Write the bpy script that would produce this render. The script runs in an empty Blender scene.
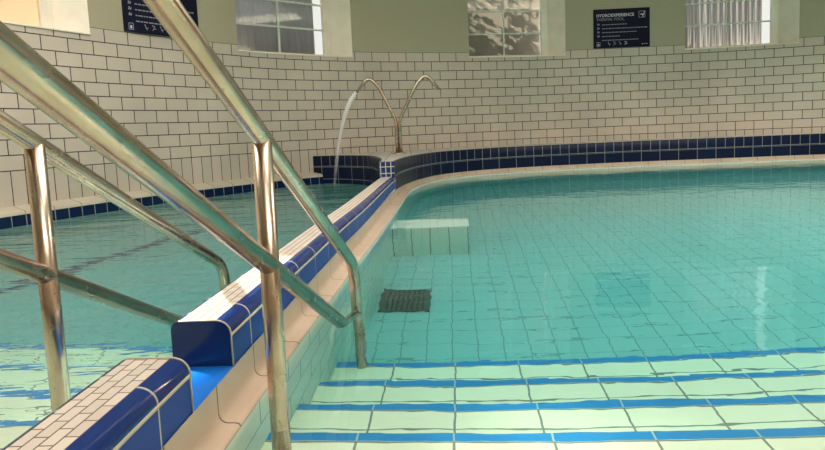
import bpy, bmesh, math, random
from mathutils import Vector, Matrix
random.seed(7)
S = bpy.context.scene
COL = S.collection
PI = math.pi

# ------------------------------------------------------------------ helpers
def link(o, parent=None):
    COL.objects.link(o)
    if parent: o.parent = parent
    return o
def tag(o, label=None, cat=None, group=None, kind=None):
    if label: o['label'] = label
    if cat: o['category'] = cat
    if group: o['group'] = group
    if kind: o['kind'] = kind
    return o
def empty(name, loc=(0, 0, 0)):
    o = bpy.data.objects.new(name, None); o.empty_display_size = .05; o.location = loc
    return link(o)
def obj(name, bm, mat, parent=None, smooth=False, bevel=0):
    me = bpy.data.meshes.new(name)
    bmesh.ops.recalc_face_normals(bm, faces=bm.faces)
    bm.to_mesh(me); bm.free()
    for m in (mat if isinstance(mat, (list, tuple)) else [mat]): me.materials.append(m)
    o = bpy.data.objects.new(name, me)
    link(o)
    if parent:
        o.parent = parent
        o.matrix_parent_inverse = Matrix.Translation(-Vector(parent.location))
    if smooth:
        for p in me.polygons: p.use_smooth = True
    if bevel:
        b = o.modifiers.new('bevel', 'BEVEL'); b.width = bevel; b.segments = 2; b.limit_method = 'ANGLE'
    return o
def box(bm, c, s, R=None, mi=0):
    g = bmesh.ops.create_cube(bm, size=1)['verts']
    for v in g:
        p = Vector((v.co.x*s[0], v.co.y*s[1], v.co.z*s[2]))
        if R is not None: p = R @ p
        v.co = p + Vector(c)
    return g
def catmull(pts, n=12):
    P = [Vector(p) for p in pts]; P = [2*P[0]-P[1]] + P + [2*P[-1]-P[-2]]
    out = []
    for i in range(1, len(P)-2):
        a, b, c, d = P[i-1:i+3]
        for k in range(n):
            t = k/n
            out.append(.5*((2*b)+(c-a)*t+(2*a-5*b+4*c-d)*t*t+(3*b-a-3*c+d)*t**3))
    out.append(P[-2]); return out
def resample(pts, step):
    L = [0]
    for a, b in zip(pts, pts[1:]): L.append(L[-1]+(b-a).length)
    n = max(1, round(L[-1]/step)); out = []; j = 0
    for k in range(n+1):
        s = L[-1]*k/n
        while j < len(L)-2 and L[j+1] < s: j += 1
        t = (s-L[j])/max(1e-9, L[j+1]-L[j]); out.append(pts[j].lerp(pts[j+1], t))
    return out
def curve2(pts, step=.05): return resample(catmull([(x, y, 0) for x, y in pts]), step)
def normals(path):
    N = []
    for i in range(len(path)):
        a = path[max(0, i-1)]; b = path[min(len(path)-1, i+1)]; t = (b-a).normalized()
        N.append(Vector((-t.y, t.x, 0)))           # left of travel
    return N
def offs(path, d):
    return [p+n*d for p, n in zip(path, normals(path))]
def sweep(bm, path, prof, s0=0, matf=None, caps=False, capmat=0):
    """prof: [(left offset, z)], UV = (arc length, profile length)"""
    uv = bm.loops.layers.uv.verify(); N = normals(path)
    Sx = [s0]
    for a, b in zip(path, path[1:]): Sx.append(Sx[-1]+(b-a).length)
    T = [0]
    for a, b in zip(prof, prof[1:]): T.append(T[-1]+math.hypot(a[0]-b[0], a[1]-b[1]))
    V = [[bm.verts.new(p+n*o+Vector((0, 0, z))) for o, z in prof] for p, n in zip(path, N)]
    for i in range(len(path)-1):
        for j in range(len(prof)-1):
            f = bm.faces.new((V[i][j], V[i+1][j], V[i+1][j+1], V[i][j+1]))
            for l, (a, b) in zip(f.loops, ((i, j), (i+1, j), (i+1, j+1), (i, j+1))): l[uv].uv = (Sx[a], T[b])
            f.smooth = True
            if matf: f.material_index = matf(j)
    if caps:
        for r in (V[0], V[-1]):
            f = bm.faces.new(r); f.material_index = capmat
            for l in f.loops: l[uv].uv = (l.vert.co.x, l.vert.co.z)
    return Sx
def tube(bm, pts, r, seg=20, caps=True, rads=None):
    pts = [Vector(p) for p in pts]; n = len(pts); rings = []
    t0 = (pts[1]-pts[0]).normalized(); u = t0.orthogonal().normalized()
    for i, p in enumerate(pts):
        t = (pts[min(n-1, i+1)]-pts[max(0, i-1)]).normalized()
        u = (u-t*u.dot(t)).normalized(); w = t.cross(u); rr = rads[i] if rads else r
        rings.append([bm.verts.new(p+(u*math.cos(2*PI*k/seg)+w*math.sin(2*PI*k/seg))*rr) for k in range(seg)])
    for a, b in zip(rings, rings[1:]):
        for k in range(seg):
            f = bm.faces.new((a[k], a[(k+1) % seg], b[(k+1) % seg], b[k])); f.smooth = True
    if caps:
        bm.faces.new(rings[0]); bm.faces.new(rings[-1])
def bend(pts, rad, n=8):
    """round the corners of a polyline"""
    P = [Vector(p) for p in pts]; out = [P[0]]
    for i in range(1, len(P)-1):
        a = (P[i-1]-P[i]).normalized(); b = (P[i+1]-P[i]).normalized()
        rd = rad[i-1] if isinstance(rad, list) else rad
        d = min(rd, (P[i-1]-P[i]).length*.49, (P[i+1]-P[i]).length*.49)
        q0 = P[i]+a*d; q2 = P[i]+b*d
        for k in range(n+1):
            t = k/n; out.append(q0*(1-t)**2+P[i]*2*t*(1-t)+q2*t*t)
    out.append(P[-1]); return out

# ------------------------------------------------------------------ materials
def mat(name):
    m = bpy.data.materials.new(name); m.use_nodes = True
    nt = m.node_tree; return m, nt, nt.nodes['Principled BSDF']
def plain(name, c, rough=.5, metal=0, noise=0, nscale=8, spec=.5, bump=0):
    m, nt, b = mat(name)
    b.inputs['Roughness'].default_value = rough; b.inputs['Metallic'].default_value = metal
    b.inputs['Specular IOR Level'].default_value = spec
    b.inputs['Base Color'].default_value = (*c, 1)
    if noise or bump:
        tc = nt.nodes.new('ShaderNodeTexCoord'); n = nt.nodes.new('ShaderNodeTexNoise')
        n.inputs['Scale'].default_value = nscale; n.inputs['Detail'].default_value = 5
        nt.links.new(tc.outputs['Object'], n.inputs['Vector'])
        r = nt.nodes.new('ShaderNodeMapRange'); r.inputs[1].default_value = .3; r.inputs[2].default_value = .7
        nt.links.new(n.outputs['Fac'], r.inputs[0])
        mx = nt.nodes.new('ShaderNodeMix'); mx.data_type = 'RGBA'
        mx.inputs[6].default_value = (*[x*(1-noise) for x in c], 1); mx.inputs[7].default_value = (*[min(1, x*(1+noise)) for x in c], 1)
        nt.links.new(r.outputs[0], mx.inputs[0]); nt.links.new(mx.outputs[2], b.inputs['Base Color'])
        if bump:
            bp = nt.nodes.new('ShaderNodeBump'); bp.inputs['Strength'].default_value = bump; bp.inputs['Distance'].default_value = .01
            nt.links.new(n.outputs['Fac'], bp.inputs['Height']); nt.links.new(bp.outputs[0], b.inputs['Normal'])
    return m
def brick_nodes(nt, c1, c2, mortar, bw, bh, ms, offset, shift, rot=0, src='UV', vary=.5):
    tc = nt.nodes.new('ShaderNodeTexCoord'); mp = nt.nodes.new('ShaderNodeMapping')
    mp.inputs['Location'].default_value = (shift[0], shift[1], 0); mp.inputs['Rotation'].default_value = (0, 0, rot)
    nt.links.new(tc.outputs[src], mp.inputs[0])
    br = nt.nodes.new('ShaderNodeTexBrick'); br.offset = offset; br.offset_frequency = 2; br.squash = 1
    for k, v in (('Scale', 1), ('Mortar Size', ms), ('Mortar Smooth', .15), ('Bias', 0), ('Brick Width', bw), ('Row Height', bh)): br.inputs[k].default_value = v
    br.inputs['Color1'].default_value = (*c1, 1); br.inputs['Color2'].default_value = (*c2, 1); br.inputs['Mortar'].default_value = (*mortar, 1)
    nt.links.new(mp.outputs[0], br.inputs['Vector'])
    return tc, mp, br
def tiles(name, c1, c2, mortar, bw, bh, ms=.004, offset=.5, shift=(0, 0), rot=0, rough=.25, src='UV', bump=.4, stain=0, spec=.5):
    m, nt, b = mat(name); b.inputs['Specular IOR Level'].default_value = spec
    tc, mp, br = brick_nodes(nt, c1, c2, mortar, bw, bh, ms, offset, shift, rot, src)
    col = br.outputs['Color']
    if stain:
        n = nt.nodes.new('ShaderNodeTexNoise'); n.inputs['Scale'].default_value = 2.2; n.inputs['Detail'].default_value = 6
        nt.links.new(mp.outputs[0], n.inputs['Vector'])
        r = nt.nodes.new('ShaderNodeMapRange'); r.inputs[1].default_value = .35; r.inputs[2].default_value = .75
        r.inputs[3].default_value = 1; r.inputs[4].default_value = 1-stain
        nt.links.new(n.outputs['Fac'], r.inputs[0])
        mu = nt.nodes.new('ShaderNodeMix'); mu.data_type = 'RGBA'; mu.blend_type = 'MULTIPLY'; mu.inputs[0].default_value = 1
        nt.links.new(col, mu.inputs[6]); nt.links.new(r.outputs[0], mu.inputs[7]); col = mu.outputs[2]
    nt.links.new(col, b.inputs['Base Color'])
    mr = nt.nodes.new('ShaderNodeMapRange'); mr.inputs[3].default_value = rough; mr.inputs[4].default_value = .85
    nt.links.new(br.outputs['Fac'], mr.inputs[0]); nt.links.new(mr.outputs[0], b.inputs['Roughness'])
    bp = nt.nodes.new('ShaderNodeBump'); bp.invert = True; bp.inputs['Strength'].default_value = bump; bp.inputs['Distance'].default_value = .003
    nt.links.new(br.outputs['Fac'], bp.inputs['Height']); nt.links.new(bp.outputs[0], b.inputs['Normal'])
    return m

TZ = 1.68        # top of the wall tiles
VZ = .43         # top of the upright foot row
CREAM = (.66, .555, .475)
GROUT = (.045, .034, .028)
WPITCH = .2455
def wall_material():
    """paint above TZ, half-bond tiles below, an upright row at the foot"""
    m, nt, b = mat('wall tiles and paint')
    L = nt.links.new
    tc, mp, b1 = brick_nodes(nt, CREAM, (.62, .535, .45), GROUT, WPITCH, .125, .0048, .5, (WALL_U, -TZ+.125*20))
    _, _, b2 = brick_nodes(nt, CREAM, (.56, .50, .42), GROUT, WPITCH/2, .29, .0042, 0, (WALL_U, -VZ+.29*4))
    sp = nt.nodes.new('ShaderNodeSeparateXYZ'); L(tc.outputs['UV'], sp.inputs[0])
    def gt(v):
        g = nt.nodes.new('ShaderNodeMath'); g.operation = 'GREATER_THAN'; g.inputs[1].default_value = v; L(sp.outputs[1], g.inputs[0]); return g.outputs[0]
    def mixc(f, a, c):
        x = nt.nodes.new('ShaderNodeMix'); x.data_type = 'RGBA'; L(f, x.inputs[0])
        for s, i in ((a, 6), (c, 7)):
            if isinstance(s, tuple): x.inputs[i].default_value = s
            else: L(s, x.inputs[i])
        return x.outputs[2]
    def mixf(f, a, c):
        x = nt.nodes.new('ShaderNodeMix'); L(f, x.inputs[0])
        for s, i in ((a, 2), (c, 3)):
            if isinstance(s, (int, float)): x.inputs[i].default_value = s
            else: L(s, x.inputs[i])
        return x.outputs[0]
    up = gt(VZ); pt = gt(TZ)
    tcol = mixc(up, b2.outputs['Color'], b1.outputs['Color'])
    n = nt.nodes.new('ShaderNodeTexNoise'); n.inputs['Scale'].default_value = 1.3; n.inputs['Detail'].default_value = 6
    L(tc.outputs['UV'], n.inputs['Vector'])
    stain = nt.nodes.new('ShaderNodeMapRange'); stain.inputs[1].default_value = .35; stain.inputs[2].default_value = .7; stain.inputs[3].default_value = .9; stain.inputs[4].default_value = 1.05
    L(n.outputs['Fac'], stain.inputs[0])
    mu = nt.nodes.new('ShaderNodeMix'); mu.data_type = 'RGBA'; mu.blend_type = 'MULTIPLY'; mu.inputs[0].default_value = 1
    L(tcol, mu.inputs[6]); L(stain.outputs[0], mu.inputs[7])
    col = mixc(pt, mu.outputs[2], (.45, .395, .28, 1)); L(col, b.inputs['Base Color'])
    fac = mixf(pt, mixf(up, b2.outputs['Fac'], b1.outputs['Fac']), 0.0)
    rg = mixf(pt, mixf(fac, .3, .9), .7); L(rg, b.inputs['Roughness'])
    bp = nt.nodes.new('ShaderNodeBump'); bp.invert = True; bp.inputs['Strength'].default_value = .5; bp.inputs['Distance'].default_value = .003
    L(fac, bp.inputs['Height']); L(bp.outputs[0], b.inputs['Normal'])
    return m
NAVY1, NAVY2 = (.004, .009, .032), (.005, .012, .045)
steps_rot = 0
M = {}
M['blue_side'] = tiles('navy side tiles', (.008, .042, .26), (.009, .05, .30), (.55, .5, .42), .245, .5, .0025, 0, (.135, .25), rough=.4, spec=.3)
M['blue_up'] = tiles('navy upright tiles', NAVY1, NAVY2, (.28, .28, .26), .125, .145, .0035, 0, (.03, 0), rough=.35, spec=.15)
M['blue_low'] = tiles('navy lying tiles', NAVY1, NAVY2, (.28, .28, .26), .25, .15, .0035, 0, (.03, 0), rough=.35, spec=.15)
M['blue_band'] = tiles('navy waterline tiles', (.006, .016, .055), (.007, .02, .07), (.3, .3, .27), .125, .5, .004, 0, (.0, .25), rough=.2)
M['blue'] = plain('navy glazed tile', (.012, .032, .16), .12, spec=.6)
M['blue_end'] = plain('navy end tile', (.010, .03, .14), .2)
M['blue_bright'] = plain('bright blue tile', (.006, .15, .62), .3)
M['nose'] = tiles('navy nosing tile', (.010, .028, .14), (.011, .03, .15), (.4, .37, .3), .245, .5, .003, 0, (.135, .25), rough=.1)
M['grout'] = plain('cream grout', (.55, .48, .37), .7)
M['mosaic'] = tiles('pale mosaic tiles', (.60, .52, .45), (.50, .43, .37), (.14, .10, .08), .048, .0225, .0016, .5, (0, 0), rough=.3)
M['slab'] = tiles('pale ledge top tiles', (.55, .52, .47), (.5, .48, .43), (.25, .22, .19), .25, .25, .004, 0, (0, 0), rough=.35)
M['beige'] = tiles('beige gutter tiles', (.60, .46, .35), (.56, .42, .32), (.10, .075, .055), .245, .6, .0025, 0, (.135, .3), rough=.22, stain=.18)
M['ledge_top'] = tiles('worn beige ledge tiles', (.60, .54, .43), (.55, .49, .38), (.2, .16, .12), .25, .6, .004, 0, (0, .3), rough=.4, stain=.2)
def srcrot(): return 0.075
M['pool_floor'] = tiles('pale pool floor tiles', (.50, .63, .58), (.47, .60, .56), (.30, .36, .34), .121, .121, .0032, 0, (.05, .0), rot=0, rough=.3, bump=.2)
M['pool_wall'] = tiles('pale pool wall tiles', (.70, .74, .64), (.67, .72, .62), (.28, .33, .29), .245, .122, .003, .5, (.135, 0), rough=.65, bump=.2)
M['tread'] = tiles('cream step tiles', (.98, .90, .67), (.95, .87, .65), (.26, .25, .20), .230, .090, .0034, 0, (.028, .004), rough=.3, bump=.2)
M['nosing'] = tiles('blue step nosing tiles', (.03, .25, .58), (.03, .27, .62), (.45, .50, .48), .230, .5, .0025, 0, (.028, .2), rough=.2)
M['ceil'] = plain('ceiling plaster', (.62, .60, .52), .8)
M['paint'] = plain('sage wall paint', (.34, .335, .20), .7)
M['backtile'] = tiles('cream wall tiles plain', (.5, .43, .32), (.46, .39, .29), GROUT, .25, .125, .004, .5, src='Object', rough=.4)
M['white'] = plain('cream window paint', (.90, .82, .70), .45, noise=.06, nscale=6)
M['muntin'] = plain('pale glazing bar paint', (.72, .76, .68), .4)
M['grate'] = plain('dark grate plastic', (.035, .13, .12), .6, spec=.1)
M['grate_gap'] = plain('dark grate gap', (.008, .012, .012), .6)
M['leaf'] = plain('leaf', (.05, .09, .03), .6, noise=.3, nscale=20)
M['sign'] = plain('navy sign panel', (.006, .007, .028), .6, spec=.2)
M['print'] = plain('white sign print', (.62, .62, .66), .5)
M['dim_print'] = plain('grey sign print', (.30, .30, .36), .5)
M['seal'] = plain('dark sealant', (.05, .04, .03), .7)

def steel():
    m, nt, b = mat('brushed stainless steel'); L = nt.links.new
    b.inputs['Metallic'].default_value = 1
    tc = nt.nodes.new('ShaderNodeTexCoord')
    n = nt.nodes.new('ShaderNodeTexNoise'); n.inputs['Scale'].default_value = 55; n.inputs['Detail'].default_value = 6
    n2 = nt.nodes.new('ShaderNodeTexNoise'); n2.inputs['Scale'].default_value = 9; n2.inputs['Detail'].default_value = 4
    mp = nt.nodes.new('ShaderNodeMapping'); mp.inputs['Scale'].default_value = (1, .25, .4)
    L(tc.outputs['Object'], mp.inputs[0]); L(mp.outputs[0], n.inputs['Vector']); L(tc.outputs['Object'], n2.inputs['Vector'])
    r = nt.nodes.new('ShaderNodeMapRange'); r.inputs[1].default_value = .3; r.inputs[2].default_value = .75; r.inputs[3].default_value = .2; r.inputs[4].default_value = .3
    L(n.outputs['Fac'], r.inputs[0]); L(r.outputs[0], b.inputs['Roughness'])
    cr = nt.nodes.new('ShaderNodeValToRGB')
    cr.color_ramp.elements[0].position = .3; cr.color_ramp.elements[0].color = (.53, .40, .31, 1)
    cr.color_ramp.elements[1].position = .7; cr.color_ramp.elements[1].color = (.68, .56, .46, 1)
    L(n2.outputs['Fac'], cr.inputs[0]); L(cr.outputs[0], b.inputs['Base Color'])
    return m
M['steel'] = steel()

def water(name, amp, scale, stretch, absorb, extra=0):
    m = bpy.data.materials.new(name); m.use_nodes = True; nt = m.node_tree; nt.nodes.clear(); L = nt.links.new
    out = nt.nodes.new('ShaderNodeOutputMaterial'); g = nt.nodes.new('ShaderNodeBsdfGlass')
    g.inputs['IOR'].default_value = 1.33; g.inputs['Roughness'].default_value = 0
    tc = nt.nodes.new('ShaderNodeTexCoord'); mp = nt.nodes.new('ShaderNodeMapping'); mp.inputs['Scale'].default_value = (*stretch, 1)
    L(tc.outputs['Object'], mp.inputs[0])
    n = nt.nodes.new('ShaderNodeTexNoise'); n.inputs['Scale'].default_value = scale; n.inputs['Detail'].default_value = 2.5; n.inputs['Roughness'].default_value = .45
    L(mp.outputs[0], n.inputs['Vector'])
    n2 = nt.nodes.new('ShaderNodeTexNoise'); n2.inputs['Scale'].default_value = scale*.23; n2.inputs['Detail'].default_value = 1
    L(mp.outputs[0], n2.inputs['Vector'])
    ad = nt.nodes.new('ShaderNodeMath'); ad.operation = 'MULTIPLY_ADD'; ad.inputs[1].default_value = 2.2
    L(n2.outputs['Fac'], ad.inputs[0]); L(n.outputs['Fac'], ad.inputs[2])
    bp = nt.nodes.new('ShaderNodeBump'); bp.inputs['Strength'].default_value = 1; bp.inputs['Distance'].default_value = amp
    L(ad.outputs[0], bp.inputs['Height']); L(bp.outputs[0], g.inputs['Normal'])
    va = nt.nodes.new('ShaderNodeVolumeAbsorption'); va.inputs['Color'].default_value = (*absorb[0], 1); va.inputs['Density'].default_value = absorb[1]
    L(g.outputs[0], out.inputs['Surface']); L(va.outputs[0], out.inputs['Volume'])
    return m
AB = ((.47, .90, .925), 1.0)
M['water_r'] = water('pool water calm', .0021, 6.5, (.75, 1.5), AB)
M['water_l'] = water('pool water rippled', .0075, 7.5, (.6, 1.9), AB)

def glass():
    m = bpy.data.materials.new('window glass'); m.use_nodes = True; nt = m.node_tree; nt.nodes.clear(); L = nt.links.new
    out = nt.nodes.new('ShaderNodeOutputMaterial'); t = nt.nodes.new('ShaderNodeBsdfTransparent'); gl = nt.nodes.new('ShaderNodeBsdfGlossy')
    t.inputs[0].default_value = (.93, .96, .95, 1); gl.inputs['Roughness'].default_value = .02
    fr = nt.nodes.new('ShaderNodeFresnel'); fr.inputs[0].default_value = 1.45; mx = nt.nodes.new('ShaderNodeMixShader')
    L(fr.outputs[0], mx.inputs[0]); L(t.outputs[0], mx.inputs[1]); L(gl.outputs[0], mx.inputs[2]); L(mx.outputs[0], out.inputs[0])
    return m
M['glass'] = glass()
def cloth(name, c, tr):
    m = bpy.data.materials.new(name); m.use_nodes = True; nt = m.node_tree; nt.nodes.clear(); L = nt.links.new
    out = nt.nodes.new('ShaderNodeOutputMaterial'); d = nt.nodes.new('ShaderNodeBsdfDiffuse'); t = nt.nodes.new('ShaderNodeBsdfTranslucent')
    d.inputs[0].default_value = (*c, 1); t.inputs[0].default_value = (*c, 1)
    mx = nt.nodes.new('ShaderNodeMixShader'); mx.inputs[0].default_value = tr
    L(d.outputs[0], mx.inputs[1]); L(t.outputs[0], mx.inputs[2]); L(mx.outputs[0], out.inputs[0])
    return m
M['curtain'] = cloth('sheer curtain cloth', (.58, .56, .57), .6)
M['sunlit_strip'] = cloth('sunlit tan strip cloth', (.76, .64, .53), .5)
M['blind'] = cloth('pale blind cloth', (.55, .51, .47), .6)
def falling():
    m = bpy.data.materials.new('falling water'); m.use_nodes = True; nt = m.node_tree; nt.nodes.clear(); L = nt.links.new
    out = nt.nodes.new('ShaderNodeOutputMaterial'); t = nt.nodes.new('ShaderNodeBsdfTransparent'); p = nt.nodes.new('ShaderNodeBsdfPrincipled')
    p.inputs['Base Color'].default_value = (.9, .9, .88, 1); p.inputs['Roughness'].default_value = .15
    tc = nt.nodes.new('ShaderNodeTexCoord'); sp = nt.nodes.new('ShaderNodeSeparateXYZ'); L(tc.outputs['Object'], sp.inputs[0])
    r = nt.nodes.new('ShaderNodeMapRange'); r.inputs[1].default_value = .1; r.inputs[2].default_value = 1.05; r.inputs[3].default_value = .08; r.inputs[4].default_value = .8
    L(sp.outputs[2], r.inputs[0]); mx = nt.nodes.new('ShaderNodeMixShader'); L(r.outputs[0], mx.inputs[0])
    L(t.outputs[0], mx.inputs[1]); L(p.outputs[0], mx.inputs[2]); L(mx.outputs[0], out.inputs[0])
    return m
M['falling'] = falling()

# ------------------------------------------------------------------ plan curves
WALLP = [(-3.95, -2.6), (-3.95, .2), (-3.85, 1.8), (-3.66, 3.2), (-3.40, 4.35), (-3.11, 5.11), (-2.66, 6.00), (-2.08, 6.82), (-1.50, 7.48), (-.62, 8.08), (.46, 8.50),
         (1.79, 8.82), (2.81, 8.84), (3.70, 8.80), (4.58, 8.72), (5.56, 8.50), (6.8, 8.05), (8.2, 7.2), (9.3, 6.0), (9.9, 4.4), (10.0, 1.5), (10.0, -2.6)]
WALL = curve2(WALLP, .05)
WS = [0]
for a, b in zip(WALL, WALL[1:]): WS.append(WS[-1]+(b-a).length)
def s_of(x, y):
    return min((math.hypot(p.x-x, p.y-y), s) for p, s in zip(WALL, WS))[1]
def at_s(s):
    for i in range(len(WS)-1):
        if WS[i+1] >= s:
            t = (s-WS[i])/(WS[i+1]-WS[i]); p = WALL[i].lerp(WALL[i+1], t); d = (WALL[i+1]-WALL[i]).normalized()
            return p, d, Vector((d.y, -d.x, 0))        # point, along, inward
RB = curve2([(-.52, -.6), (-.475, .3), (-.44, 1.118), (-.403, 1.75), (-.376, 2.15), (-.334, 2.8), (-.279, 3.5), (-.20, 4.8), (-.15, 5.5), (-.06, 6.2), (.12, 6.85), (.45, 7.45), (1.18, 7.93), (2.56, 8.16), (3.9, 8.14), (5.7, 8.06), (7.0, 7.6), (8.3, 6.6), (9.1, 5.2), (9.5, 3.4), (9.5, -1)], .045)
i0 = min(range(len(RB)), key=lambda i: abs(RB[i].y-5.45)+(9 if RB[i].x > 1 else 0))      # platform corner
iA = min(range(len(RB)), key=lambda i: abs(RB[i].y-1.118)+(9 if RB[i].x > 1 else 0))
iB = min(range(len(RB)), key=lambda i: abs(RB[i].y-1.325)+(9 if RB[i].x > 1 else 0))
def lipoff(p):
    y = p.y
    if p.x > 1: return .035
    if y > 5.2: return .085-.05*min(1, (y-5.2)/2)
    return .048+.037*max(0, min(1, (y-1)/4.2))
RL = [p-n*lipoff(p) for p, n in zip(RB, normals(RB))]

_sc = s_of(.46, 8.5); WALL_U = -((round(_sc/.25)*.25+.16) % WPITCH)
# ------------------------------------------------------------------ the room shell
WIN = []        # s0, s1 of each opening
for (xa, ya, xb, yb) in ((None, None, -2.945, 5.62), (-1.93, 7.01, -.70, 8.05), (.88, 8.63, 2.31, 8.83), (4.02, 8.77, 5.46, 8.52)):
    s1 = s_of(xb, yb); s0 = s1-1.47 if xa is None else s_of(xa, ya); WIN.append((s0, s1))
# further unseen windows; the first is added and sized for the sun patch
WIN_OUT = [(WIN[0][0]-1.30, WIN[0][0]-.20), (WIN[3][1]+1.3, WIN[3][1]+2.75), (WIN[3][1]+4.1, WIN[3][1]+5.55)]
ALLWIN = WIN + WIN_OUT
ZS, ZT, ZC = TZ-.06, 2.95, 3.6
srow0 = 0
def wall_shell():
    ss = sorted(set(WS) | {v for w in ALLWIN for v in w}); zs = [-1.2, 0, VZ, ZS, TZ, ZT, ZC]
    bm = bmesh.new(); uv = bm.loops.layers.uv.verify(); V = {}
    for a in ss:
        p, d, n = at_s(min(a, WS[-1]-1e-4))
        for z in zs: V[a, z] = bm.verts.new((p.x, p.y, z))
    for a, b in zip(ss, ss[1:]):
        mid = (a+b)/2
        for z0, z1 in zip(zs, zs[1:]):
            if z0 >= ZS-1e-6 and z1 <= ZT+1e-6 and any(w[0] < mid < w[1] for w in ALLWIN): continue
            f = bm.faces.new((V[a, z0], V[b, z0], V[b, z1], V[a, z1])); f.smooth = True
            for l, (s, z) in zip(f.loops, ((a, z0), (b, z0), (b, z1), (a, z1))): l[uv].uv = (s, z)
    return bm
tag(obj('wall_front', wall_shell(), wall_material()), kind='structure')
# outer skin so the wall has thickness
bm = bmesh.new()
outer = offs(WALL, .42)
def outer_skin():
    ss = sorted(set(WS) | {v for w in ALLWIN for v in w}); zs = [-1.2, ZS, ZT, ZC]; V = {}
    for a in ss:
        p, d, n = at_s(min(a, WS[-1]-1e-4)); q = p-n*.42
        for z in zs: V[a, z] = bm.verts.new((q.x, q.y, z))
    for a, b in zip(ss, ss[1:]):
        mid = (a+b)/2
        for z0, z1 in zip(zs, zs[1:]):
            if z0 >= ZS-1e-6 and z1 <= ZT+1e-6 and any(w[0] < mid < w[1] for w in ALLWIN): continue
            bm.faces.new((V[a, z0], V[b, z0], V[b, z1], V[a, z1]))
outer_skin()
tag(obj('wall_outside', bm, M['paint']), kind='structure')

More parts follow.
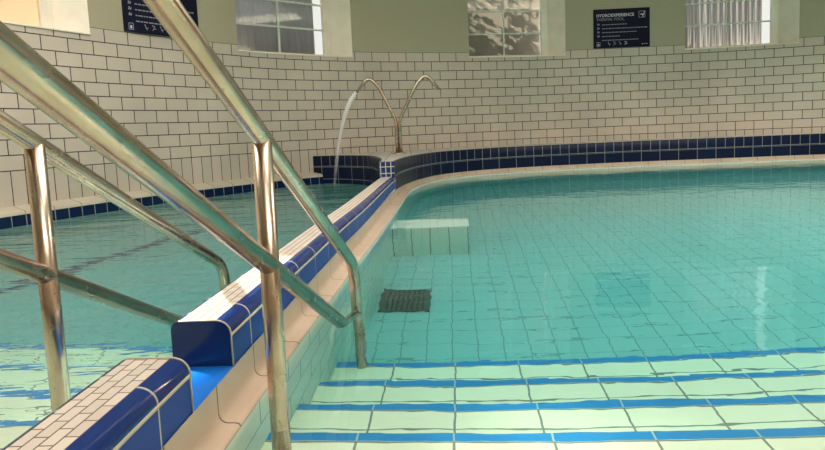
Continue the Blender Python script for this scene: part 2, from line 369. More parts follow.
def cell(bm, a, b, c, d):
    return bm.faces.new([bm.verts.new(v) for v in (a, b, c, d)])
def make_window(k, s0, s1, style):
    w = tag(empty('window_%d' % k, at_s((s0+s1)/2)[0]+Vector((0, 0, ZS))), kind='structure')
    A, dA, nA = at_s(s0); B, dB, nB = at_s(s1)
    ch = (B-A).normalized(); nin = Vector((ch.y, -ch.x, 0)); D = .27
    a2 = A-nin*D+ch*.0; b2 = B-nin*D-ch*.17            # glazing plane; the right side is splayed
    up = Vector((0, 0, 1)); z0, z1 = up*ZS, up*ZT
    # reveal
    bm = bmesh.new()
    cell(bm, A+z0, a2+z0, a2+z1, A+z1); cell(bm, B+z0, B+z1, b2+z1, b2+z0)
    cell(bm, A+z1, a2+z1, b2+z1, B+z1)
    o1 = A-nin*.42; o2 = B-nin*.42
    cell(bm, a2+z0, o1+z0, o1+z1, a2+z1); cell(bm, b2+z0, b2+z1, o2+z1, o2+z0); cell(bm, a2+z1, o1+z1, o2+z1, b2+z1); cell(bm, a2+z0, b2+z0, o2+z0, o1+z0)
    obj('window_reveal', bm, M['white'], w)
    bm = bmesh.new()                                    # sill slab follows the opening, with a slim front edge
    pts = [A+nin*.012, B+nin*.012, b2, a2]
    arc = [at_s(s0+(s1-s0)*i/10) for i in range(11)]
    low = [p+n*.012+up*(ZS-.012) for p, d, n in arc]+[b2+up*(ZS-.012), a2+up*(ZS-.012)]
    hi = [v+up*.014 for v in low]
    lv = [bm.verts.new(v) for v in low]; hv = [bm.verts.new(v) for v in hi]
    bm.faces.new(lv); bm.faces.new(hv)
    for i in range(len(lv)): bm.faces.new((lv[i], lv[(i+1) % len(lv)], hv[(i+1) % len(lv)], hv[i]))
    obj('window_sill', bm, M['white'], w)
    # frame: uprights, head, bottom rail
    g = (b2-a2); W = g.length; gd = g.normalized(); gn = Vector((gd.y, -gd.x, 0))
    R = Matrix((gd, -gn, up)).transposed()
    def bar(bm, u, v, wu, wv, dep, off=0): box(bm, a2+gd*u+up*(v)+gn*off, (wu, dep, wv), R)
    bm = bmesh.new(); H = ZT-ZS; c = ZS+H/2
    bar(bm, .015, c, .03, H, .05); bar(bm, W-.05, c, .10, H, .05); bar(bm, W/2, ZT-.02, W, .04, .05); bar(bm, W/2, ZS+.022, W, .03, .05)
    obj('window_frame', bm, M['white'], w, bevel=.004)
    x0, x1 = .03, W-.10; nc, nr = (1, 1) if k > 4 else (2, 4); zr = (H-.06)/nr
    for i in range(1, nc):
        bm = bmesh.new(); bar(bm, x0+(x1-x0)*i/nc, c, .022, H-.04, .022, .004); obj('glazing_bar', bm, M['muntin'], w, bevel=.003)
    for j in range(1, nr):
        bm = bmesh.new(); bar(bm, (x0+x1)/2, ZS+.035+zr*j, x1-x0, .022, .022, .006); obj('glazing_bar', bm, M['muntin'], w, bevel=.003)
    bm = bmesh.new(); bar(bm, (x0+x1)/2, c, x1-x0, H-.05, .006, -.006); obj('pane', bm, M['glass'], w)
    # what hangs behind the glass
    if style == 'pleats':
        bm = bmesh.new(); path = []
        n = 150
        for i in range(n+1):
            u = .02+(W-.21)*i/n; ph = i/n*PI*2*13
            path.append(a2+gd*u-gn*(.07+.013*math.sin(ph)+.006*math.sin(ph*.37+k)))
        for p, q in zip(path, path[1:]):
            f = cell(bm, p+up*(ZS+.03), q+up*(ZS+.03), q+up*(ZT-.03), p+up*(ZT-.03)); f.smooth = True
        bmesh.ops.remove_doubles(bm, verts=bm.verts, dist=1e-5)
        cu = obj('curtain', bm, M['curtain'])
        so = cu.modifiers.new('thickness', 'SOLIDIFY'); so.thickness = .0015
        return w, cu, (a2, gd, gn, W)
    if style == 'drapes':
        bm = bmesh.new(); n = 60; path = []
        for i in range(n+1):
            u = .02+(W-.66)*i/n; path.append(a2+gd*u-gn*(.07+.012*math.sin(i/n*PI*2*7)))
        for p, q in zip(path, path[1:]):
            f = cell(bm, p+up*(ZS+.03), q+up*(ZS+.03), q+up*(ZT-.03), p+up*(ZT-.03)); f.smooth = True
        bmesh.ops.remove_doubles(bm, verts=bm.verts, dist=1e-5)
        cu = obj('curtain', bm, M['curtain']); cu.modifiers.new('thickness', 'SOLIDIFY').thickness = .0015
        bm = bmesh.new(); bar(bm, W-.28, c, .76, H-.06, .003, -.11)  # added cloth panel, tan in place of a sunlit strip beyond the glass
        tag(obj('roller_blind', bm, M['sunlit_strip']), 'tan cloth panel added for the sunlit strip in the leftmost window, beside its cream reveal', 'blind')
        return w, cu, (a2, gd, gn, W)
    if style == 'blind':
        bm = bmesh.new(); bar(bm, W/2-.05, c, W-.06, H-.06, .003, -.09); cu = obj('roller_blind', bm, M['blind'])
        return w, cu, (a2, gd, gn, W)
    return w, None, (a2, gd, gn, W)
styles = ['drapes', 'pleats', 'blind', 'pleats', 'none', 'none', 'none']
names = ['blue-grey curtain in the leftmost window, at the top left corner', 'pleated sheer curtain behind the window beside the round-ended handrail, above the left pool', 'pale blind with leaf shadows behind the middle window above the fountain', 'blue-grey pleated sheer curtain behind the window right of the square sign']
leaf_at = None
for k, (s0, s1) in enumerate(ALLWIN):
    w, cu, fr = make_window(k+1, s0, s1, styles[k])
    if cu is not None: tag(cu, names[k], 'blind' if styles[k] == 'blind' else 'curtain')
    if k == 2: leaf_at = fr

# leafy bush outside the middle window, throwing its shade on the blind
a2, gd, gn, W = leaf_at
bush = tag(empty('leafy_bush', a2+gd*.3-gn*.9+Vector((0, 0, 0))), 'leafy bush outside the middle window, seen as leaf shadows', 'bush')
lf = bmesh.new(); st = bmesh.new(); up = Vector((0, 0, 1))
for b_ in range(22):
    base = a2+gd*random.uniform(-.9, .7)-gn*random.uniform(.35, .75); base.z = 0
    top = base+gd*random.uniform(-.3, .4)+up*random.uniform(1.9, 3.1)
    tube(st, [base, base.lerp(top, .5)+gd*.06, top], .008, 6)
    for i in range(60):
        t = random.uniform(.45, 1); p = base.lerp(top, t)+Vector((random.uniform(-.16, .16), random.uniform(-.13, .13), random.uniform(-.08, .1)))
        R = Matrix.Rotation(random.uniform(0, 6.3), 3, 'Z') @ Matrix.Rotation(random.uniform(-1, 1), 3, 'X')
        l = random.uniform(.09, .17); h = l*.3
        lf.faces.new([lf.verts.new(p+R @ Vector(q)) for q in ((0, 0, 0), (l*.4, h, .01), (l, 0, -.01), (l*.4, -h, .01))])
obj('foliage', lf, M['leaf'], bush); obj('stem', st, M['leaf'], bush)

# back wall, ceiling with openings for the added fill lights, deck
bm = bmesh.new(); box(bm, (3.0, -2.75, 1.2), (14.6, .3, 4.8)); tag(obj('wall_back', bm, M['backtile']), kind='structure')
FILLS = [(-3.1, 1.0, 1.4, 4.2), (2.9, 3.0, 6.4, 5.2), (.6, -2.0, 3.4, .3)]        # x0, y0, x1, y1 of the added overhead fill lights
def ceiling():
    bm = bmesh.new(); xs = sorted({-4.8, 10.8} | {v for r in FILLS for v in (r[0], r[2])}); ys = sorted({-3.0, 9.8} | {v for r in FILLS for v in (r[1], r[3])})
    for x0, x1 in zip(xs, xs[1:]):
        for y0, y1 in zip(ys, ys[1:]):
            mx, my = (x0+x1)/2, (y0+y1)/2
            if any(r[0] < mx < r[2] and r[1] < my < r[3] for r in FILLS): continue
            box(bm, (mx, my, ZC+.1), (x1-x0, y1-y0, .2))
    bmesh.ops.remove_doubles(bm, verts=bm.verts, dist=1e-4)
    return bm
tag(obj('ceiling', ceiling(), M['ceil']), kind='structure')

# ------------------------------------------------------------------ pool basins
def flat(bm, pts, z, rot=0.0, uvs=1.0):
    uv = bm.loops.layers.uv.verify(); f = bm.faces.new([bm.verts.new((p[0], p[1], z)) for p in pts])
    c, s = math.cos(rot), math.sin(rot)
    for l in f.loops:
        x, y = l.vert.co.x, l.vert.co.y; l[uv].uv = (x*c+y*s, -x*s+y*c)
    return f
ROT = math.atan(-.075)      # steps and floor joints are laid square to the dividing wall
bm = bmesh.new(); flat(bm, [(-4.2, -.6), (-.50, -.6), (-.35, 3.5), (-.25, 5.2), (.2, 9.0), (-4.2, 9)], -1.1, ROT)
pl = obj('pool_floor', bm, M['pool_floor']); tag(pl, kind='structure'); pl.name = 'floor_left_pool'
bm = bmesh.new(); flat(bm, [(-.50, -.6), (9.9, -.6), (9.9, 9), (.2, 9.0), (-.25, 5.2), (-.35, 3.5)], -1.1, ROT)
pr = tag(obj('floor_right_pool', bm, M['pool_floor']), kind='structure')
bm = bmesh.new(); sweep(bm, RL, [(0, .012), (0, -1.1)])
tag(obj('wall_right_pool', bm, M['pool_wall']), kind='structure')
# gutter: upright beige face, cove, flat lip
bm = bmesh.new(); N = normals(RB); uv = bm.loops.layers.uv.verify(); s = 0; rows = []
for i, (p, n) in enumerate(zip(RB, N)):
    if i: s += (p-RB[i-1]).length
    L = lipoff(p); c = min(.02, L*.4); zg = .10-.032*max(0, min(1, (p.y-4.6)/1.8)) if p.x < 1 else .068; pr_ = [(-.003, zg), (-.003, .05)]
    for q in range(5):
        a = q/4*PI/2; pr_.append((-.003-(c-c*math.cos(a)), .018+c-c*math.sin(a)+.0))
    pr_ += [(-L+.012, .018), (-L+.004, .016), (-L, .008)]
    t = 0; r = []
    for j, (o, z) in enumerate(pr_):
        if j: t += math.hypot(o-pr_[j-1][0], z-pr_[j-1][1])
        r.append((bm.verts.new(p+n*o+Vector((0, 0, z))), s, t))
    rows.append(r)
for a, b in zip(rows, rows[1:]):
    for j in range(len(a)-1):
        f = bm.faces.new((a[j][0], b[j][0], b[j+1][0], a[j+1][0])); f.smooth = True
        for l, q in zip(f.loops, (a[j], b[j], b[j+1], a[j+1])): l[uv].uv = (q[1], q[2])
tag(obj('pool_gutter', bm, M['beige']), 'beige tiled overflow gutter running along the right pool edge', 'gutter')

# dividing wall, in two lengths with a low blue gap between them
WT = .14; r = .034; Ht = .207
def divider(name, label, path, s0):
    t = tag(empty(name, (path[0].x, path[0].y, .1)), label, 'low wall')
    bm = bmesh.new(); sweep(bm, path, [(0, .098), (0, .168)], s0); obj('side_tiles', bm, M['blue_side'], t)
    bm = bmesh.new(); sweep(bm, path, [(0, .168), (-.0012, .170), (-.0012, .174), (0, .176)], s0); obj('grout_line', bm, M['grout'], t)
    bm = bmesh.new(); prof = [(r-r*math.cos(a), .176+(Ht-.176)*math.sin(a)) for a in [PI/2*q/8 for q in range(9)]]
    sweep(bm, path, prof, s0); obj('edge_tiles', bm, M['nose'], t)
    bm = bmesh.new(); sweep(bm, path, [(r, Ht), (WT-.02, Ht)], s0); obj('top_tiles', bm, M['mosaic'], t)
    bm = bmesh.new(); prof = [(WT-.02+.02*math.sin(a), Ht-.02+.02*math.cos(a)) for a in [PI/2*q/5 for q in range(6)]]+[(WT, -.03)]
    sweep(bm, path, prof, s0); obj('pool_side_tiles', bm, M['blue_band'], t)
    full = [(0.0005, .03)]+[(0.0005, .176)]+[(r-(r-.0005)*math.cos(a), .176+(Ht-.1765)*math.sin(a)) for a in [PI/2*q/8 for q in range(1, 9)]]+[(WT-.02+.0195*math.sin(a), Ht-.0205+.02*math.cos(a)) for a in [PI/2*q/5 for q in range(6)]]+[(WT-.0005, .03)]
    for e, (p, n) in enumerate(((path[0], normals(path)[0]), (path[-1], normals(path)[-1]))):
        if (name, e) == ('near', 0): continue
        bm = bmesh.new(); d = (path[1]-path[0]).normalized()*(-.001 if e == 0 else .001)
        f0 = [bm.verts.new(p+n*o+Vector((0, 0, z))+d) for o, z in full]; f1 = [bm.verts.new(p+n*o+Vector((0, 0, z))-d*6) for o, z in full]
        bm.faces.new(f0); bm.faces.new(f1)
        for i in range(len(f0)): bm.faces.new((f0[i], f0[(i+1) % len(f0)], f1[(i+1) % len(f0)], f1[i]))
        obj('end_tile', bm, M['blue_end'], t)
    # cream grout rim around the end nearest the viewer / the gap
    for e, (p, n) in enumerate(((path[0], normals(path)[0]), (path[-1], normals(path)[-1]))):
        pts = [p+n*(o-.001 if o < .02 else o)+Vector((0, 0, z+.001)) for o, z in full[1:11]]
        bm = bmesh.new(); tube(bm, [p-n*.001+Vector((0, 0, .1))]+pts, .0022, 6); obj('corner_grout', bm, M['grout'], t)
    return t
sA = 0
def arclen(path): return sum((b-a).length for a, b in zip(path, path[1:]))
PA, PB = RB[:iA+1], RB[iB:i0+1]
s_at = [0]
for a, b in zip(RB, RB[1:]): s_at.append(s_at[-1]+(b-a).length)
divider('pool_divider', 'low blue-sided wall at the bottom left, its end beside the blue gap', PA, s_at[0])
divider('pool_divider', 'long low blue wall between the pools, from the gap to the fountain ledge', PB, s_at[iB])
# core of the wall below the tiles (both sides under water) and the blue sill of the gap
bm = bmesh.new(); pth = RB[:i0+6]
sweep(bm, pth, [(WT-.004, -1.1), (WT-.004, .096), (.002, .096), (.002, .03)], 0, caps=False)
tag(obj('wall_between_pools', bm, M['pool_wall']), kind='structure')
bm = bmesh.new(); g = RB[iA:iB+1]; sweep(bm, g, [(.0, .085), (.0, .100), (WT, .100), (WT, -.03)], 0)
tag(obj('gap_sill', bm, M['blue_bright']), 'bright blue tile on the floor of the gap in the dividing wall', 'tile')

# raised ledge with the fountain
PZ = .348
LC = curve2([(RB[i0].x-WT, RB[i0].y), (-.33, 6.2), (-.47, 6.95), (-.74, 7.34), (-.98, 7.54), (-1.25, 7.66)], .05)
kW = [i for i, p in enumerate(WALL) if p.y > 7.55 or (p.x > 5)]
iw0 = min(range(len(WALL)), key=lambda i: (WALL[i]-LC[-1]).length); iw1 = min(range(len(WALL)), key=lambda i: (WALL[i]-RB[-1]).length)
plat = tag(empty('raised_ledge', (0, 7.4, .36)), 'raised navy-tiled ledge curving along the far wall, carrying the fountain', 'ledge')
bm = bmesh.new(); uv = bm.loops.layers.uv.verify()
RBi = offs(RB, .02); LCi = offs(LC, -.02)
poly = [p for p in LCi]+[p+Vector((0, 0, 0)) for p in offs(WALL, .02)[iw0:iw1+1]]+list(reversed(RBi[i0:]))
vs = [bm.verts.new((p.x, p.y, PZ)) for p in poly]; f = bm.faces.new(vs)
for l in f.loops: l[uv].uv = (l.vert.co.x, l.vert.co.y)
bmesh.ops.triangulate(bm, faces=[f])
obj('top_tiles', bm, M['slab'], plat)
RS = RB[i0:]; s0 = 0
bm = bmesh.new(); sweep(bm, RS, [(.02, PZ), (.008, PZ-.003), (0, PZ-.012), (0, PZ-.145)]); obj('upper_tiles', bm, M['blue_up'], plat)
bm = bmesh.new(); sweep(bm, RS, [(0, PZ-.145), (0, .06)]); obj('lower_tiles', bm, M['blue_low'], plat)
bm = bmesh.new(); sweep(bm, LC, [(-.02, PZ), (-.008, PZ-.003), (0, PZ-.012), (0, PZ-.145)]); obj('upper_tiles', bm, M['blue_up'], plat)
bm = bmesh.new(); sweep(bm, LC, [(0, PZ-.145), (0, -.06)]); obj('lower_tiles', bm, M['blue_low'], plat)
bm = bmesh.new(); sweep(bm, LC, [(0, -.06), (0, -1.1)]); obj('pool_side_tiles', bm, M['pool_wall'], plat)
bm = bmesh.new(); uvc = bm.loops.layers.uv.verify()      # the blunt corner where the dividing wall arrives
p0, n0 = RB[i0], normals(RB)[i0]
c0, c1 = p0, LC[0]; mid = (c0+c1)/2-Vector((-n0.y, n0.x, 0))*(-.0)
f_ = bm.faces.new([bm.verts.new(v) for v in (c0+Vector((0, -.001, .1)), c1+Vector((0, -.001, .1)), c1+Vector((0, -.001, PZ-.003)), c0+Vector((0, -.001, PZ-.003)))])
for l in f_.loops: l[uvc].uv = (l.vert.co.x, l.vert.co.z)
M['corner'] = tiles('navy corner mosaic', (.010, .03, .10), (.012, .035, .13), (.42, .42, .38), .047, .06, .004, 0, (.0, .0), rough=.2)
obj('corner_tiles', bm, M['corner'], plat)

# ledge round the left pool
LWi = [i for i in range(len(WALL)) if WALL[i].y < 7.72 and WALL[i].x < -1.0 and WALL[i].y > -.6]
LW = [WALL[i] for i in LWi]; NW = normals(LW)
def ledgew(p): 
    return .13+.03*max(0, min(1, (p.y-4)/3.5))
led = tag(empty('pool_ledge', (-2.9, 5, .1)), 'worn beige ledge with navy edge at the foot of the left wall', 'ledge')
def lsweep(prof, s0=0):
    bm = bmesh.new(); sweep(bm, LW, [(-o, z) for o, z in prof], s0); return bm
obj('top_tiles', lsweep([(0, .145), (.12, .118), (.138, .112), (.148, .098), (.150, .084)]), M['ledge_top'], led)
obj('edge_tiles', lsweep([(.150, .084), (.152, -.04)]), M['blue_band'], led)
obj('pool_side_tiles', lsweep([(.152, -.04), (.152, -1.1)]), M['pool_wall'], led)

# ------------------------------------------------------------------ steps
def step_flight(name, label, x0, x1, y0, z0, run, rise, n, lx):
    t = tag(empty(name, (lx, y0, z0)), label, 'steps')
    R = Matrix.Rotation(ROT, 3, 'Z')
    u = R @ Vector((1, 0, 0)); v = R @ Vector((0, 1, 0))
    sw = .040
    for k in range(n):
        z = z0-rise*k; ye = y0+run*k                    # far edge of this tread, at x = 0
        near = -1.6 if k == 0 else ye-run-.06
        bm = bmesh.new(); uv = bm.loops.layers.uv.verify(); V = []
        ys = [near, ye-sw]; zb = -1.1
        def P(x, y, zz):
            q = Vector((0, 0, zz))+u*x+v*y; return q
        q = [P(x0, ys[0], z), P(x1, ys[0], z), P(x1, ys[1], z), P(x0, ys[1], z)]
        f = bm.faces.new([bm.verts.new(a) for a in q])
        for l, (x, y) in zip(f.loops, ((x0, ys[0]-ys[1]), (x1, ys[0]-ys[1]), (x1, 0), (x0, 0))): l[uv].uv = (x+.0*k, y)
        q = [P(x0, ye, z-sw), P(x1, ye, z-sw), P(x1, ye, zb), P(x0, ye, zb)]
        f = bm.faces.new([bm.verts.new(a) for a in q])
        for l, (x, y) in zip(f.loops, ((x0, 0), (x1, 0), (x1, zb-z), (x0, zb-z))): l[uv].uv = (x, y)
        st = obj('step', bm, M['tread'], t)
        bm = bmesh.new(); uv = bm.loops.layers.uv.verify()
        V = [[bm.verts.new(P(x, y, zz)) for y, zz in ((ye-sw, z), (ye-.006, z+.0005), (ye, z-.006), (ye, z-sw))] for x in (x0, x1)]
        for j in range(3):
            f = bm.faces.new((V[0][j], V[1][j], V[1][j+1], V[0][j+1]))
            for l, x in zip(f.loops, (x0, x1, x1, x0)): l[uv].uv = (x, .05)
        ns = obj('nosing_strip', bm, M['nosing'], st)
    return t
step_flight('pool_steps', 'cream steps with blue nosings going down under water in the right pool', -.60, 6.5, 1.375, -.22, .27, .14, 4, 1)
step_flight('pool_steps', 'cream steps with blue nosings under the left pool, behind the post', -4.2, -.64, 1.40, -.20, .285, .14, 4, -1.5)
# paved deck behind the first step
bm = bmesh.new(); box(bm, (3.0, -1.35, -.54), (14.6, 2.6, 1.2)); tag(obj('floor', bm, M['ledge_top']), kind='structure')
for o in bpy.data.objects:
    if o.name == 'floor': o.location.z = -.0

# underwater bench
bench = tag(empty('underwater_bench', (.08, 4.2, -1.1)), 'submerged tiled block with a pale top edge beyond the floor grate', 'bench')
bm = bmesh.new(); R = Matrix.Rotation(ROT, 3, 'Z'); box(bm, (.08, 4.28, -.71), (.62, .34, .78), R)
uv = bm.loops.layers.uv.verify()
for f in bm.faces:
    for l in f.loops: l[uv].uv = (l.vert.co.x+.25, l.vert.co.z)
M['bench'] = tiles('bench side tiles', (.80, .88, .76), (.76, .84, .73), (.08, .14, .12), .13, .95, .0036, 0, (.03, 1.2), rough=.3)
obj('side_tiles', bm, M['bench'], bench)
bm = bmesh.new(); box(bm, (.08, 4.28, -.30), (.63, .35, .03), R); obj('top_slab', bm, plain('pale bench slab', (.80, .84, .74), .4), bench, bevel=.008)

# floor grate
gr = tag(empty('floor_grate', (-.065, 3.3, -1.1)), 'dark slotted drain grate on the right pool floor', 'grate')
bm = bmesh.new(); R = Matrix.Rotation(ROT, 3, 'Z'); gc = Vector((-.063, 3.295, -1.085))
for a, b, c, d in ((0, .135, .285, .02), (0, -.135, .285, .02), (-.132, 0, .02, .29), (.132, 0, .02, .29)): box(bm, gc+R @ Vector((a, b, 0)), (c, d, .02), R)
obj('grate_frame', bm, M['grate'], gr)
bm = bmesh.new()
for i in range(9): box(bm, gc+R @ Vector((-.112+.028*i, 0, 0)), (.014, .26, .014), R)
obj('slats', bm, M['grate'], gr)
bm = bmesh.new(); box(bm, gc-Vector((0, 0, .011)), (.27, .28, .006), R); obj('grate_base', bm, M['grate_gap'], gr)

# blue marking line on the floor of the left pool
bm = bmesh.new(); ln = [Vector((x, y, 0)) for x, y in ((-2.75, 3.0), (-2.47, 3.6), (-2.30, 4.05), (-2.05, 4.75), (-1.85, 5.3))]
sweep(bm, ln, [(-.05, -1.094), (.05, -1.094)])
tag(obj('floor_line', bm, plain('dark blue line tile', (.01, .05, .16), .3)), 'dark blue tile line across the left pool floor', 'floor marking')

# ------------------------------------------------------------------ water
def prism(name, pts, z0, z1, m, label):
    bm = bmesh.new(); a = [bm.verts.new((p[0], p[1], z1)) for p in pts]; b = [bm.verts.new((p[0], p[1], z0)) for p in pts]
    bm.faces.new(a); bm.faces.new(list(reversed(b)))
    for i in range(len(a)): bm.faces.new((a[i], b[i], b[(i+1) % len(a)], a[(i+1) % len(a)]))
    return tag(obj(name, bm, m), label, 'water', kind='stuff')
def thin(path, n=3): return path[::n]+([path[-1]] if (len(path)-1) % n else [])
rp = [(p.x, p.y) for p in thin(offs(RL, .02), 2)]
prism('pool_water', rp+[(9.3, -.25), (-.45, -.25)], -1.13, 0, M['water_r'], 'clear turquoise water of the large right pool over the steps')
lft = [p for p in offs(RB, WT-.03)[:i0+1] if p.y > -.25]
led_in = [p+n*-.13 for p, n in zip(LW, NW)]
lp = [(p.x, p.y) for p in thin(lft, 2)]+[(p.x, p.y) for p in thin(offs(LC, .03*-1), 2)][1:-1]+[(p.x, p.y) for p in reversed(thin(led_in, 2)) if p.y > -.25 and p.x < -1.25]
prism('pool_water', lp, -1.13, 0, M['water_l'], 'rippled turquoise water of the small left pool behind the handrails')

# ------------------------------------------------------------------ handrails
RT = .0205
DX, DZ = .083, -.515
def handrail(label, x0, y0, zt, zl, yend, yl_end, foot, ylast, back=-1.1):
    t = tag(empty('handrail', (x0, y0, foot)), label, 'handrail')
    def P(y, z): return Vector((x0+DX*(y-y0), y, z+DZ*(y-y0)))
    # top rail: comes down beside the viewer, bends upright into the far post
    e = P(yend, zt)
    bm = bmesh.new(); tube(bm, bend([P(back, zt), e, Vector((e.x+.012, e.y+.01, ylast))], .075, 10), RT, 28); obj('top_rail', bm, M['steel'], t)
    bm = bmesh.new(); tube(bm, [P(back, zl), P(yl_end, zl)], RT, 28); obj('lower_rail', bm, M['steel'], t)
    bm = bmesh.new(); p = P(y0, zt); tube(bm, [Vector((p.x, p.y, foot)), Vector((p.x, p.y, p.z-.002))], RT, 28); obj('post', bm, M['steel'], t)
    bm = bmesh.new(); q = P(y0, zl)
    tube(bm, [Vector((p.x, p.y, foot)), Vector((p.x, p.y, foot+.006)), Vector((p.x, p.y, foot+.009))], .04, 24, rads=[.042, .042, .026]); obj('foot_flange', bm, M['steel'], t)
    return t
handrail('steel handrail nearest the viewer, dropping into the right pool between two posts', -.304, 1.23, .619, .352, 2.16, 2.17, -.22, -.64, -.9)
handrail('steel handrail at the far left, dropping into the small left pool', -.829, 1.33, .627, .328, 2.30, 2.24, -.20, -.62, -.9)

# ------------------------------------------------------------------ fountain
ft = tag(empty('fountain_spout', (-.13, 7.2, PZ)), 'two-armed steel Y-shaped water spout standing on the raised ledge', 'fountain')
base = Vector((-.14, 7.2, PZ))
def arm(sx, pts):
    bm = bmesh.new(); P = [base+Vector((sx*.021, 0, 0)), base+Vector((sx*.021, 0, .40))]+[Vector((base.x+dx, 7.2, z)) for dx, z in pts]
    P = bend(P, [.05, .10, .13], 8); n = len(P)
    tube(bm, P, .022, 14, rads=[.021]*(n-1)+[.016]); return obj('spout_arm', bm, M['steel'], ft)
arm(-1, [(-.215, 1.16), (-.33, 1.27), (-.475, 1.09)])
arm(1, [(.235, 1.16), (.35, 1.28), (.51, 1.09)])
bm = bmesh.new(); tube(bm, [base+Vector((0, 0, -.001)), base+Vector((0, 0, .012)), base+Vector((0, 0, .016))], .08, 24, rads=[.085, .085, .05]); obj('base_plate', bm, M['steel'], ft)
bm = bmesh.new()
path = [(-.615, 1.10), (-.645, 1.06), (-.70, .98), (-.755, .86), (-.80, .72), (-.845, .54), (-.885, .34), (-.92, .12), (-.935, -.01)]
P = catmull([(x, 7.2, z) for x, z in path], 5); n = len(P)
tube(bm, P, .02, 10, rads=[.016+.014*min(1, i/8)-.017*max(0, (i-8)/n)+.003*math.sin(i*1.7) for i in range(n)])
tag(obj('water_jet', bm, M['falling']), 'thin white jet of water falling from the left spout arm', 'water jet')

# ------------------------------------------------------------------ signs
def text(body, size, mtl, parent, loc, R, name='lettering', align='LEFT', bold=0):
    cu = bpy.data.curves.new(name, 'FONT'); cu.body = body; cu.size = size; cu.align_x = align; cu.extrude = .0006; cu.offset = bold
    cu.materials.append(mtl); o = bpy.data.objects.new(name+'_text', cu); link(o, parent)
    o.matrix_parent_inverse = Matrix.Translation(-Vector(parent.location))
    o.matrix_basis = Matrix.Translation(loc) @ R.to_4x4()
    bpy.context.view_layer.update()
    me = bpy.data.meshes.new_from_object(o.evaluated_get(bpy.context.evaluated_depsgraph_get()))
    w = bpy.data.objects.new(name, me); bpy.data.objects.remove(o); link(w, parent)
    w.matrix_parent_inverse = Matrix.Translation(-Vector(parent.location)); w.matrix_basis = Matrix.Translation(loc) @ R.to_4x4()
    return w
def sign(label, s0, s1, z0, H):
    A, _, _ = at_s(s0); B, _, _ = at_s(s1); ch = (B-A).normalized(); nin = Vector((ch.y, -ch.x, 0)); W = (B-A).length
    mid_bulge = max(0, max(((at_s(s0+(s1-s0)*i/8)[0]-A).dot(nin)) for i in range(9)))
    org = A+nin*(mid_bulge+.008)
    t = tag(empty('pool_rules_sign', org+Vector((0, 0, z0))), label, 'sign')
    R = Matrix((ch, -nin, Vector((0, 0, 1)))).transposed()
    def at(u, v, d=0): return org+ch*u*W+Vector((0, 0, z0+v*H))+nin*d
    bm = bmesh.new(); box(bm, at(.5, .5, .003), (W, .012, H), R); obj('sign_panel', bm, M['sign'], t, bevel=.002)
    RT_ = Matrix((ch, Vector((0, 0, 1)), nin)).transposed()
    text('HYDROEXPERIENCE', W*.074, M['print'], t, at(.05, .80, .0096), RT_, bold=.0012)
    text('THERMAL POOL', W*.068, M['dim_print'], t, at(.05, .70, .0096), RT_)
    for i, w_ in enumerate((.42, .78, .62, .30, .60)):          # lines of small print, too fine to read
        bm = bmesh.new(); v = .60-.10*i; x = .15
        while x < .15+w_:
            l = random.uniform(.02, .06); box(bm, at(x+l/2, v, .0093), (l*W, .001, .011), R); x += l+.010
        obj('small_print', bm, M['dim_print'], t)
    for i in range(5):                                         # small pictograms down the left edge
        bm = bmesh.new(); v = .60-.10*i
        box(bm, at(.085, v, .0093), (.030, .001, .012), R); box(bm, at(.08, v+.028, .0093), (.014, .001, .014), R); box(bm, at(.10, v+.01, .0093), (.008, .001, .022), R)
        if i < 4: obj('pictogram', bm, M['dim_print'], t)
        else: bm.free()
    def frame(bm, u, v, w, h, th):
        for du, dv, a, b in ((0, h/2, w, th), (0, -h/2, w, th), (w/2, 0, th, h), (-w/2, 0, th, h)): box(bm, at(u, v, .0093)+ch*du+Vector((0, 0, dv)), (a, .001, b), R)
    bm = bmesh.new(); frame(bm, .085, .10, .045, .06, .003); box(bm, at(.085, .09, .0093), (.018, .001, .03), R); obj('pictogram', bm, M['print'], t)
    for i, u in enumerate((.27, .37, .47, .57)):
        bm = bmesh.new(); a = .5 if i % 2 else -.4
        Rr = R @ Matrix.Rotation(a, 3, 'Y')
        box(bm, at(u, .11, .0093), (.007, .001, .055), Rr); box(bm, at(u+.012, .10, .0093), (.03, .001, .007), R); box(bm, at(u-.01, .15, .0093), (.012, .001, .012), R)
        obj('pictogram', bm, M['print'] if i == 3 else M['dim_print'], t)
    bm = bmesh.new(); frame(bm, .86, .83, .085, .085, .004); box(bm, at(.86, .83, .0093), (.05, .001, .014), R)
    box(bm, at(.90, .86, .0095), (.009, .001, .07), R @ Matrix.Rotation(.35, 3, 'Y')); box(bm, at(.875, .80, .0095), (.009, .001, .05), R); obj('emblem', bm, M['print'], t)
    bm = bmesh.new(); box(bm, at(.87, .07, .0093), (.014, .001, .014), R); box(bm, at(.93, .075, .0093), (.05, .001, .006), R); obj('small_print', bm, M['print'], t)
    return t
sign('navy printed sign on the sage wall between the middle and right windows', s_of(2.71, 8.83), s_of(3.50, 8.80), TZ+.004, .55)
sign('navy printed sign behind the top of the steepest handrail tube, upper left', s_of(-2.715, 5.93), s_of(-2.22, 6.63), TZ+.004, .55)

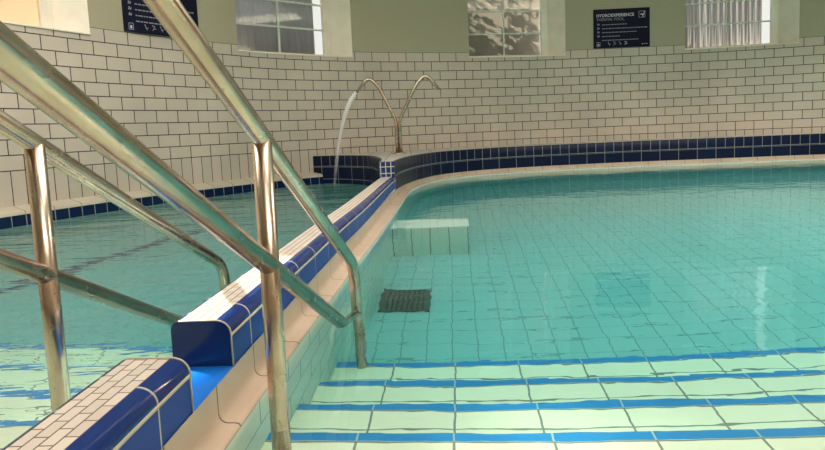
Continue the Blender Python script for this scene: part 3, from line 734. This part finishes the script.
# ------------------------------------------------------------------ light
W_ = bpy.data.worlds.new('sky'); S.world = W_; W_.use_nodes = True
bg = W_.node_tree.nodes['Background']; bg.inputs[0].default_value = (1, .95, .90, 1); bg.inputs[1].default_value = .85
def area(name, loc, sx, sy, power, color, rot=(0, 0, 0), spread=PI):
    l = bpy.data.lights.new(name, 'AREA'); l.shape = 'RECTANGLE'; l.size = sx; l.size_y = sy; l.energy = power; l.color = color; l.spread = spread
    o = bpy.data.objects.new(name, l); o.location = loc; o.rotation_euler = rot; link(o); return o
WARM = (1, .93, .83)
PW = [175, 225, 60]
SPR = [PI, math.radians(125), PI]
for (x0, y0, x1, y1), pw, sr in zip(FILLS, PW, SPR):
    area('overhead_fill', ((x0+x1)/2, (y0+y1)/2, ZC+.15), x1-x0, y1-y0, pw, WARM, spread=sr)  # unseen fill lights, added overhead to brighten the pools, steps and walls
sun = bpy.data.lights.new('sun', 'SUN'); sun.energy = 15; sun.angle = math.radians(1.0); sun.color = (1, .90, .74)
so = bpy.data.objects.new('sun', sun); link(so)
so.rotation_euler = Vector((3.0, -1.6, -2.05)).to_track_quat('-Z', 'Y').to_euler()

# ------------------------------------------------------------------ camera
F, PX, PY, EYE = 600., 412.5, 191., .62
dn = Vector((250., -5940., 600.)).normalized(); upv = -dn
fw = (Vector((0, 0, 1))-upv*upv.z).normalized(); rt = fw.cross(upv)
if rt.x < 0: rt = -rt
cx = Vector((rt.x, fw.x, upv.x)); cy = Vector((rt.y, fw.y, upv.y)); cf = Vector((rt.z, fw.z, upv.z))
cam = bpy.data.cameras.new('camera'); co = bpy.data.objects.new('camera', cam); link(co)
Mx = Matrix((cx, cy, -cf)).transposed().to_4x4(); Mx.translation = Vector((0, 0, EYE)); co.matrix_world = Mx
cam.sensor_fit = 'HORIZONTAL'; cam.sensor_width = 36; cam.lens = F/825*36; cam.shift_x = 0; cam.shift_y = -(225-PY)/825; cam.clip_start = .02
S.camera = co
S.view_settings.view_transform = 'Standard'; S.view_settings.look = 'None'; S.view_settings.gamma = 1; S.view_settings.exposure = 0.33
S.view_settings.use_curve_mapping = False
S.cycles.caustics_refractive = True; S.cycles.caustics_reflective = True; S.cycles.max_bounces = 16; S.cycles.transmission_bounces = 12
S.cycles.diffuse_bounces = 5; S.cycles.glossy_bounces = 5; S.cycles.sample_clamp_indirect = 12; S.cycles.blur_glossy = 0.5
S.cycles.use_denoising = True
